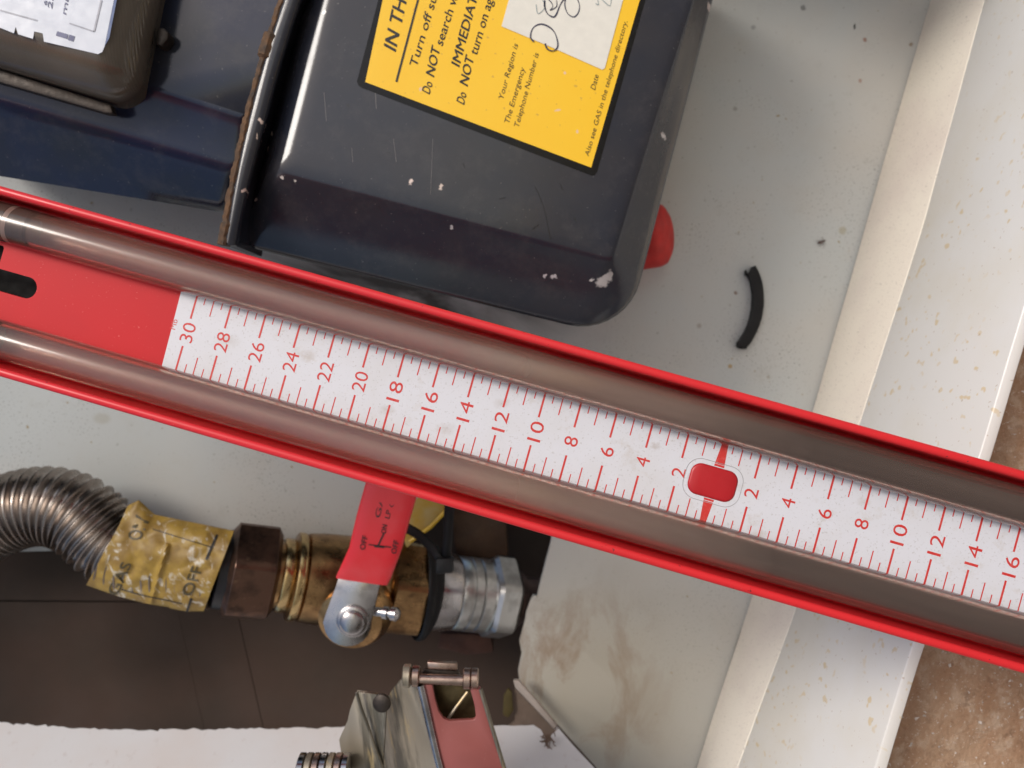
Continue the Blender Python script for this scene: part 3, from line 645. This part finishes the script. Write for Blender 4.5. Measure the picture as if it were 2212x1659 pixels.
tk = []; tick(.1, 11.0, 5.1, 1.75, 2.7, .05); tick(-.2, -11.0, -5.2, 1.75, 2.7, .05)
obj('zero_mark', merge(*tk), TICK, cd_, smooth=False)
tk = []; tick(.1, 5.1, 4.5, 2.7, 2.8, .12); tick(-.2, -5.2, -4.6, 2.7, 2.8, .12)
obj('zero_mark', merge(*tk), TICK, cd_, smooth=False)
def num(s_, s, t, wid, cap):
    v, f, wd = glyphs(s_, 0); 
    obj('numeral', ([G(s + cap / 2 - y * cap, t - wid / 2 + x / wd * wid, NT) for x, y in v], f), TICK, cd_, smooth=False)
for k in range(-30, 19, 2):
    if k == 0: continue
    s_ = str(abs(k)); num(s_, k * U_ + (.35 if abs(k) >= 10 else .2), .15 if abs(k) > 2 else .0, 5.5 if len(s_) == 2 else 2.6, 3.7)
v, f, wd = glyphs('Mb', 0.)
obj('numeral', ([G(-157.2 + .8 - y * 1.6, 1.2 - 1.35 + x / wd * 2.9, NT) for x, y in v], f), TICK, cd_, smooth=False)
# tubes with their bores: clear in the upper (left) part, liquid and painted dark reflections from about zero downwards
for sg, xe in ((1, (85, 505)), (-1, (16, 705))):
    t0 = 16.05 * sg; se = Gat(*xe)[0]
    def cyl(s0, s1, r, n=2.4, seg=40, ns=1): return loft([[G(s0 + (s1 - s0) * k / ns, t0 + r * math.cos(2 * math.pi * i / seg), n + r * math.sin(2 * math.pi * i / seg)) for i in range(seg)] for k in range(ns + 1)])
    tb = obj('tube', cyl(S0, S1, 5.45, ns=30), TUBE, man, angle=60)
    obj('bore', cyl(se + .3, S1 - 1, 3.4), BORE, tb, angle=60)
    obj('rubber_plug', cyl(S0 + 1, se, 4.9), GREYRUB, tb, angle=60)
    if sg > 0:
        so = Gat(45, 490)[0]
        obj('plug_ring', cyl(so - .7, so + .7, 5.0), ORING, tb, angle=60)

# ================================================================== HOSE, TAPE
HD = .3665; PXM = HD / F
hose = root('gas_hose', 'corrugated stainless steel gas hose curving in from the lower left', 'hose')
path = crom([Q(x, y, HD) for x, y in [(-330, 1330), (-230, 1262), (-130, 1190), (-60, 1146), (5, 1114), (62, 1096), (115, 1094), (165, 1110), (205, 1140), (245, 1175), (300, 1200), (380, 1216), (470, 1229)]], 60)
ln = [0]
for a, b in zip(path, path[1:]): ln.append(ln[-1] + (b - a).length)
pitch = .0037
obj('corrugated_tube', sweep(path, [(79 * PXM) * (1 + -.0 + .075 * math.sin(2 * math.pi * l / pitch) - .016 * math.cos(4 * math.pi * l / pitch)) for l in ln], 56), STEEL, hose, angle=85)
def dd(x): return .3665 + (x - 480) * 8e-5
def ax_at(x): return Q(x, 1236 + (x - 550) * .102, dd(x))
e = (ax_at(1000) - ax_at(600)).normalized()
def seg_(x0, prof, **k): return lathe(ax_at(x0), e, [(s * dd(x0) / F * 1.01, r * dd(x0) / F) for s, r in prof], **k)
obj('end_sleeve', seg_(468, [(0, 78), (3, 84), (34, 86), (37, 80)]), BLACKSL, hose)
obj('union_nut', bev(seg_(489, [(0, 92), (10, 108), (92, 108), (102, 92)], sides=6, phase=.15, seg=60), .0002, 1, 50), NUTBR, hose, angle=25, label='dark bronze hexagon union nut')
# tape flag
tp = root('yellow_tape', 'crumpled scuffed yellow tape with OFF print wrapped round the hose end', 'tape')
TL, TR, BR_, BL = (276, 1100), (505, 1147), (440, 1318), (186, 1264)
def tape(a, b):                              # a along 0-1, b down 0-1
    x = (TL[0] * (1 - a) + TR[0] * a) * (1 - b) + (BL[0] * (1 - a) + BR_[0] * a) * b
    y = (TL[1] * (1 - a) + TR[1] * a) * (1 - b) + (BL[1] * (1 - a) + BR_[1] * a) * b
    y += 12 * math.sin(math.pi * a) * b ** 3 + (14 if a > .7 else 0) * max(0, b - .8) * 2 * (1 - abs(a - .86) * 4)
    if a < .25 and b < .2: y -= 24 * (1 - abs(a - .1) / .15) * (1 - b / .2) if abs(a - .1) < .15 else 0
    d = HD - .0175 * math.sqrt(max(0, 1 - ((b - .48) * 1.75) ** 2)) - .0018
    cre = -abs(noise.noise(Vector((a * 5.2 + 3 + b, b * 3.5, 0)))) * .0026 + noise.fractal(Vector((a * 5, b * 4, 4)), 1, 2, 2) * .0008
    cre += -.0016 * math.exp(-((a - .50 - .10 * (b - .5)) / .018) ** 2) * (b > .3)
    return Q(x, y, d + cre)
NA, NB = 70, 60; V = [tape(i / NA, j / NB) for j in range(NB + 1) for i in range(NA + 1)]; n0 = len(V)
V += [p - Vector((0, 0, .0006)) for p in V]; Fc = []
for j in range(NB):
    for i in range(NA):
        a = j * (NA + 1) + i; q = (a, a + 1, a + NA + 2, a + NA + 1); Fc += [q, tuple(x + n0 for x in q)]
bd = [i for i in range(NA + 1)] + [j * (NA + 1) + NA for j in range(1, NB + 1)] + [NB * (NA + 1) + i for i in range(NA - 1, -1, -1)] + [j * (NA + 1) for j in range(NB - 1, 0, -1)]
Fc += [(bd[i], bd[(i + 1) % len(bd)], bd[(i + 1) % len(bd)] + n0, bd[i] + n0) for i in range(len(bd))]
ty = obj('tape_flag', (V, Fc), YTAPE, tp, angle=50)
def tline(p0, p1, wd, n=14):
    a, b = Vector(p0), Vector(p1); u = (b - a).normalized(); u = Vector((-u.y, u.x)) * wd; V = []
    for k in range(n + 1):
        p = a.lerp(b, k / n)
        for s in (1, -1): x = p + u * s; V.append(tape(x.x, x.y) + Vector((0, 0, .00045)))
    return V, [(2 * i, 2 * i + 1, 2 * i + 3, 2 * i + 2) for i in range(n)]
obj('tape_print', merge(tline((.87, .08), (.86, .40), .010), tline((.30, .17), (.86, .24), .005), tline((.86, .86), (.86, 1.0), .010), tline((.28, .92), (.80, .93), .005)), INK, ty, smooth=False)
def ttx(s_, a0, b0, a1, b1, cap):
    return text_on(s_, lambda x, y: tape(x, y) + Vector((0, 0, .00045)), (a0, b0), (a1, b1), cap, (-1, 0), .02)
for s_, pr in (('OFF', (.86, .84, .86, .50, .095)), ('ON', (.24, .34, .24, .10, .12)), ('GAS', (.27, 1.0, .27, .62, .09))):
    obj('tape_print', ttx(s_, *pr), simple('faded_tape_print', (.09, .07, .03), .5), ty, smooth=False)

# ================================================================== VALVE
vl = root('gas_valve', 'tarnished brass lever valve with red sleeved handle between hose and steel coupling', 'valve')
bd_ = obj('body', merge(seg_(588, [(0, 70), (42, 70)]), seg_(628, [(0, 80), (3, 92), (20, 93), (24, 88), (26, 94), (60, 98), (110, 100), (160, 100), (195, 96), (205, 90)])), BRASS, vl)
obj('thread_ring', merge(seg_(603, [(0, 76), (4, 79), (20, 79), (24, 76)]), seg_(632, [(0, 93.5), (2, 94.5), (12, 94.5), (14, 93.5)])), BRASSB, vl)
obj('hex_end', seg_(828, [(0, 92), (6, 106), (74, 106), (88, 96), (100, 96)], sides=6, phase=.25, seg=60), BRASS, vl, angle=25)
KV = 1.17; sc_ = Q(757, 1338, .3665)
stem = Vector((-.05, -.30, .95)).normalized()
obj('stem_housing', lathe(sc_ - stem * .016, stem, [(a * KV, b * KV) for a, b in [(0, .0155), (.006, .0155), (.010, .0150), (.012, .0135), (.0145, .0125), (.0150, .0105)]], 40), BRASS, vl)
# lever: steel plate with rounded end, bent up under the red sleeve
def plate(out, d, th, w=.0006): return bev(pslab(out, d, th), w, 2, 40)
lev = [(731, 1248), (822, 1256), (812, 1300), (801, 1345)] + [(750 + 51 * math.cos(a), 1350 + 47 * math.sin(a)) for a in [math.radians(x) for x in range(15, 175, 16)]] + [(697, 1345), (706, 1318), (724, 1270)]
lv = obj('lever', plate(lev, .3475, .003), CHROME, vl)
nc = Q(762, 1342, .3472); nd = Vector((0.02, -.06, 1)).normalized()
obj('washer', lathe(nc - nd * .0004, nd, [(0, .0068), (.0009, .0070), (.0016, .0061), (.0016, .0045)], 40), CHROME, vl)
obj('spindle_nut', lathe(nc, nd, [(0, .0053), (.0026, .0053), (.0035, .0042), (.0038, .0021), (.0039, .0001)], 36, ), CHROME, vl)
slv = []
for k, (xl, yl, xr, yr, d) in enumerate([(727, 1246, 838, 1262, 0.3455), (729, 1240, 845, 1248, 0.3445), (742, 1212, 857, 1216, 0.3425), (756, 1180, 868, 1186, 0.3405), (772, 1110, 884, 1128, 0.3395), (800, 1010, 912, 1030, 0.3390), (830, 900, 945, 920, 0.3385)]):
    a, b = Q(xl, yl, d), Q(xr, yr, d); u = b - a; ww = u.length / 2; c = (a + b) / 2; u.normalize(); zz = Vector((0, 0, 1)); hh = .0030
    slv.append([c + u * x * ww + zz * y * hh for x, y in [(p.x, p.y) for p in rpoly([(-1, -1, .5), (1, -1, .5), (1, 1, .5), (-1, 1, .5)], 6, 3)]])
rs_ = obj('red_sleeve', loft(slv), REDSL, vl, angle=60, label='red plastic sleeve of the lever, faded print on it')
SLD = .2860
def sln(x, y): # point just above the sleeve front
    d = .3405 + (y - 1180) / 100 * .0013 if y > 1150 else .3398
    return Q(x, y, d - .00345)
def z3(x, y): return (466.3 + x * .3472, 1014.9 + y * .3472)
su = Vector((-.97, -.24))
for s_, a, b, cap in (('OFF', (925, 500), (945, 415), 9), ('OFF', (1120, 525), (1140, 445), 9), ('ON', (1055, 400), (1065, 345), 8), ('GAS', (1020, 300), (1060, 130), 9), ('LP', (1080, 305), (1090, 255), 8), ('CAS', (1105, 235), (1130, 140), 8)):
    obj('sleeve_print', text_on(s_, sln, z3(*a), z3(*b), cap * 1.25, su, .035), DARKPR, rs_, smooth=False)
def sl_line(p0, p1, wd):
    a, b = Vector(z3(*p0)), Vector(z3(*p1)); u = (b - a).normalized(); u = Vector((-u.y, u.x)) * wd / 2
    return [sln(*(a + u)), sln(*(b + u)), sln(*(b - u)), sln(*(a - u))], [(0, 1, 2, 3)]
obj('sleeve_print', merge(sl_line((950, 465), (1090, 482), 2.6), sl_line((1010, 470), (1045, 395), 3.2), sl_line((985, 474), (1050, 480), 5)), INK, rs_, smooth=False)
tn = Q(806, 1320, .352); td = Vector((1, -.06, .25)).normalized()
obj('gap_shade_ring', seg_(904, [(0, 90), (4, 99), (24, 97), (30, 84)]), RUBBER, vl)  # added black ring standing in for the dark gap before the coupling
obj('test_nipple', lathe(tn, td, [(a * KV, b * KV) for a, b in [(0, .0017), (.004, .0017), (.0042, .0024), (.0060, .0024), (.0062, .0016), (.0070, .0016), (.0074, .0025), (.0095, .0026), (.0105, .0016), (.0107, .0006)]], 24), CHROME, vl)
# coupling + pipe
cp = root('steel_coupling', 'silver grey threaded steel coupling right of the brass valve', 'coupling')
xx = 932
obj('collar', seg_(xx, [(0, 70), (2, 84), (40, 82), (46, 80)]), CHROME, cp)
pr = [(0, 76)]
pr += [(2, 78), (20, 79), (22, 76), (26, 76), (28, 79), (44, 79), (47, 75), (50, 79), (70, 79), (72, 75)]
obj('threaded_body', seg_(xx + 46, pr + [(78, 78)]), ZINC, cp, angle=50)
obj('hex_collar', bev(seg_(xx + 118, [(0, 82), (8, 90), (46, 90), (54, 80)], sides=6, phase=.05, seg=60), .0002, 1, 50), ZINC, cp, angle=25)
pi_ = root('dark_pipe', 'short dull brown pipe running behind the stained board from the coupling', 'pipe')
obj('pipe', seg_(1106, [(0, 46), (3, 58), (14, 58), (18, 50), (330, 50)]), PIPEB, pi_)
# cable tie
ct = root('cable_tie', 'black cable tie looped round the valve end beside the coupling', 'cable tie')
loopc = []
c0 = ax_at(912); de, xx_, yy_ = frame(e)
for k in range(61):
    a = 2 * math.pi * k / 60; tilt = .17 * math.cos(a + .6)
    loopc.append(c0 + (xx_ * math.cos(a) + yy_ * math.sin(a)) * 103 * dd(912) / F + e * tilt * 60 * PXM)
obj('strap', sweep(loopc, .0022, 10, flat=.45), RUBBER, ct)
hd_ = Q(960, 1222, 0.3655)
obj('head', bev(slab([hd_ + Vector(p) for p in ((-.0036, -.003, .004), (.0042, -.0028, .003), (.004, .004, .003), (-.0034, .004, .004))], [hd_ + Vector(p) for p in ((-.0036, -.003, -.003), (.0042, -.0028, -.003), (.004, .004, -.003), (-.0034, .004, -.003))]), .0007), GREYRUB, ct)
obj('tail', sweep(crom([Q(962, 1215, 0.3660), Q(966, 1170, 0.3640), Q(969, 1120, 0.3640), Q(974, 1050, 0.3680)], 6), .0023, 8, flat=.45), RUBBER, ct)
obj('strap_end', sweep(crom([Q(878, 1140, 0.3680), Q(905, 1156, 0.3670), Q(930, 1180, 0.3660), Q(948, 1206, 0.3650), Q(956, 1222, 0.3650)], 6), .0023, 8, flat=.6), RUBBER, ct)
yp = root('yellow_pipe_clip', 'yellow plastic strap behind the red lever under the manometer', 'strap')
obj('strap', bev(pslab([(878, 1185), (905, 1160), (968, 1100), (975, 1040), (925, 1050), (884, 1095), (868, 1150)], .385, .004), .0008), YPLAST, yp)
obj('strap_edge', sweep([Q(885, 1170, .3835), Q(930, 1138, .3835), Q(968, 1098, .3835), Q(990, 1060, .3835)], .0010, 8), simple('deep_yellow', (.62, .40, .01), .4), yp)

# ================================================================== LATCH
lt_ = root('toggle_latch', 'hinged metal latch with red face and copper toned pin at the bottom of the view', 'latch')
D4 = .285
def z4(x, y): return (603.5 + x * .2728, 1371.5 + y * .2728)
def P4(l): return [z4(*p) for p in l]
fr = P4([(1130, 395), (1212, 398), (1235, 520), (1262, 610), (1300, 665), (1345, 682), (1540, 672), (1556, 650), (1545, 560), (1502, 400), (1590, 420), (1650, 640), (1775, 1054), (1850, 1300), (1370, 1300), (1280, 1054), (1175, 600)])
obj('red_face', bev(pslab(fr, D4, .0022), .0004), REDDUL, lt_, angle=40)
sd1 = P4([(1000, 330), (1060, 392), (1128, 395), (1175, 600), (1282, 1054), (1370, 1300), (900, 1300), (828, 1054), (798, 850), (800, 650), (845, 520), (885, 445), (950, 370)])
V1 = [Q(x, y, D4 + .0012 + max(0, (915 + (y - 1479) * .24 - x)) * .00022) for x, y in sd1]
obj('side_plate', bev(slab(V1, [p - Vector((0, 0, .002)) for p in V1]), .0003, 1), LATCHM, lt_, angle=40)
ed = [Q(*z4(x, y), D4 - .0002) for x, y in ((1118, 398), (1165, 600), (1272, 1054), (1360, 1300))]
obj('rolled_edge', sweep(crom(ed, 5), .0014, 12), CHROME, lt_)
ed = [Q(*z4(x, y), D4 + .0004) for x, y in ((1592, 425), (1655, 640), (1780, 1054), (1852, 1300))]
obj('rolled_edge', sweep(crom(ed, 5), .0008, 10), LATCHM, lt_)
pa, pb = Q(*z4(1000, 345), D4 + .001), Q(*z4(1560, 362), D4 + .001); dv = pb - pa; Lp = dv.length
pf = [(0, .0017)]
for k in range(12): pf += [(Lp * (k + .3) / 12, .0019), (Lp * (k + .9) / 12, .0018)]
obj('pin', lathe(pa, dv, pf + [(Lp, .0017)], 24), COPPER, lt_, angle=60)
for x, rr_ in ((1015, .0041), (1085, .0037), (1490, .0037), (1550, .0036)):
    c = Q(*z4(x, 325 if x < 1200 else 345), D4 + .0012); obj('knuckle', lathe(c - dv.normalized() * .0016, dv, [(0, rr_ * .85), (.0004, rr_), (.0024, rr_), (.0028, rr_ * .85)], 30), LATCHM if x < 1050 else COPPER, lt_)
obj('catch_bar', bev(pslab(P4([(1170, 215), (1405, 228), (1408, 285), (1172, 272)]), D4 + .003, .003), .0004), COPPER, lt_)
obj('catch_tongue', bev(pslab(P4([(1150, 270), (1415, 285), (1440, 345), (1110, 335)]), D4 + .005, .002), .0004), DKMETAL, lt_)
obj('inner_plate', bev(pslab(P4([(1150, 380), (1560, 380), (1600, 760), (1200, 760)]), D4 + .010, .002), .0003), simple('dark_gold_metal', (.13, .10, .05), .4, .8, .5, 200), lt_)
obj('inner_spring', sweep([Q(*z4(1325, 680), D4 + .006), Q(*z4(1400, 570), D4 + .006), Q(*z4(1490, 450), D4 + .007)], .0006, 8), LATCHM, lt_)
sp = P4([(612, 450), (760, 470), (850, 520), (845, 640), (820, 1054), (860, 1300), (560, 1300), (508, 1054), (472, 830), (540, 680), (560, 590)])
V1 = [Q(x, y, D4 + .012 + max(0, (822 - x)) * .00006) for x, y in sp]
obj('back_plate', bev(slab(V1, [p - Vector((0, 0, .002)) for p in V1]), .0004, 1), LATCHM, lt_, angle=40)
obj('plate_fold', sweep(crom([Q(*z4(x, y), D4 + .0115) for x, y in ((612, 455), (650, 590), (700, 720), (745, 860), (790, 980), (835, 1100))], 5), .0006, 8), LATCHM, lt_)
obj('rivet', lathe(Q(*z4(815, 535), D4 + .011), Vector((-.2, 0, 1)), [(0, .0034), (.0012, .0033), (.0018, .0022), (.0019, .0001)], 24), DKMETAL, lt_)
for k, x in enumerate(range(140, 520, 58)):
    c = Q(*z4(x + 10, 1075), D4 + .010); obj('lower_knuckle', lathe(c, Vector((1, -.03, 0)), [(0, .0054), (.0004, .0062), (.0022, .0062), (.0026, .0054)], 30), (CHROME, LATCHM, COPPER)[k % 3], lt_)

# ground in front of and below the box, out of the picture but seen by the shiny things
gme = bpy.data.meshes.new('ground'); gme.from_pydata([(-60, -60, 0), (60, -60, 0), (60, 2, 0), (-60, 2, 0)], [], [(0, 1, 2, 3)]); gme.materials.append(simple('paving', (.34, .30, .25), .8, var=.3, scale=3))
g_ = bpy.data.objects.new('ground', gme); COL.objects.link(g_); g_['kind'] = 'structure'

# ------------------------------------------------------------------ place everything in the world, each thing's origin at its base
R4 = M3.to_4x4()
for r in ROOTS:
    pts = [v.co for o in r.children_recursive for v in o.data.vertices]
    W = [M3 @ p for p in pts]
    b = Vector(((min(p.x for p in W) + max(p.x for p in W)) / 2, (min(p.y for p in W) + max(p.y for p in W)) / 2, min(p.z for p in W)))
    bq = M3.transposed() @ b
    r.matrix_world = Matrix.Translation(T0 + b) @ R4
    for c in r.children: c.location = -bq
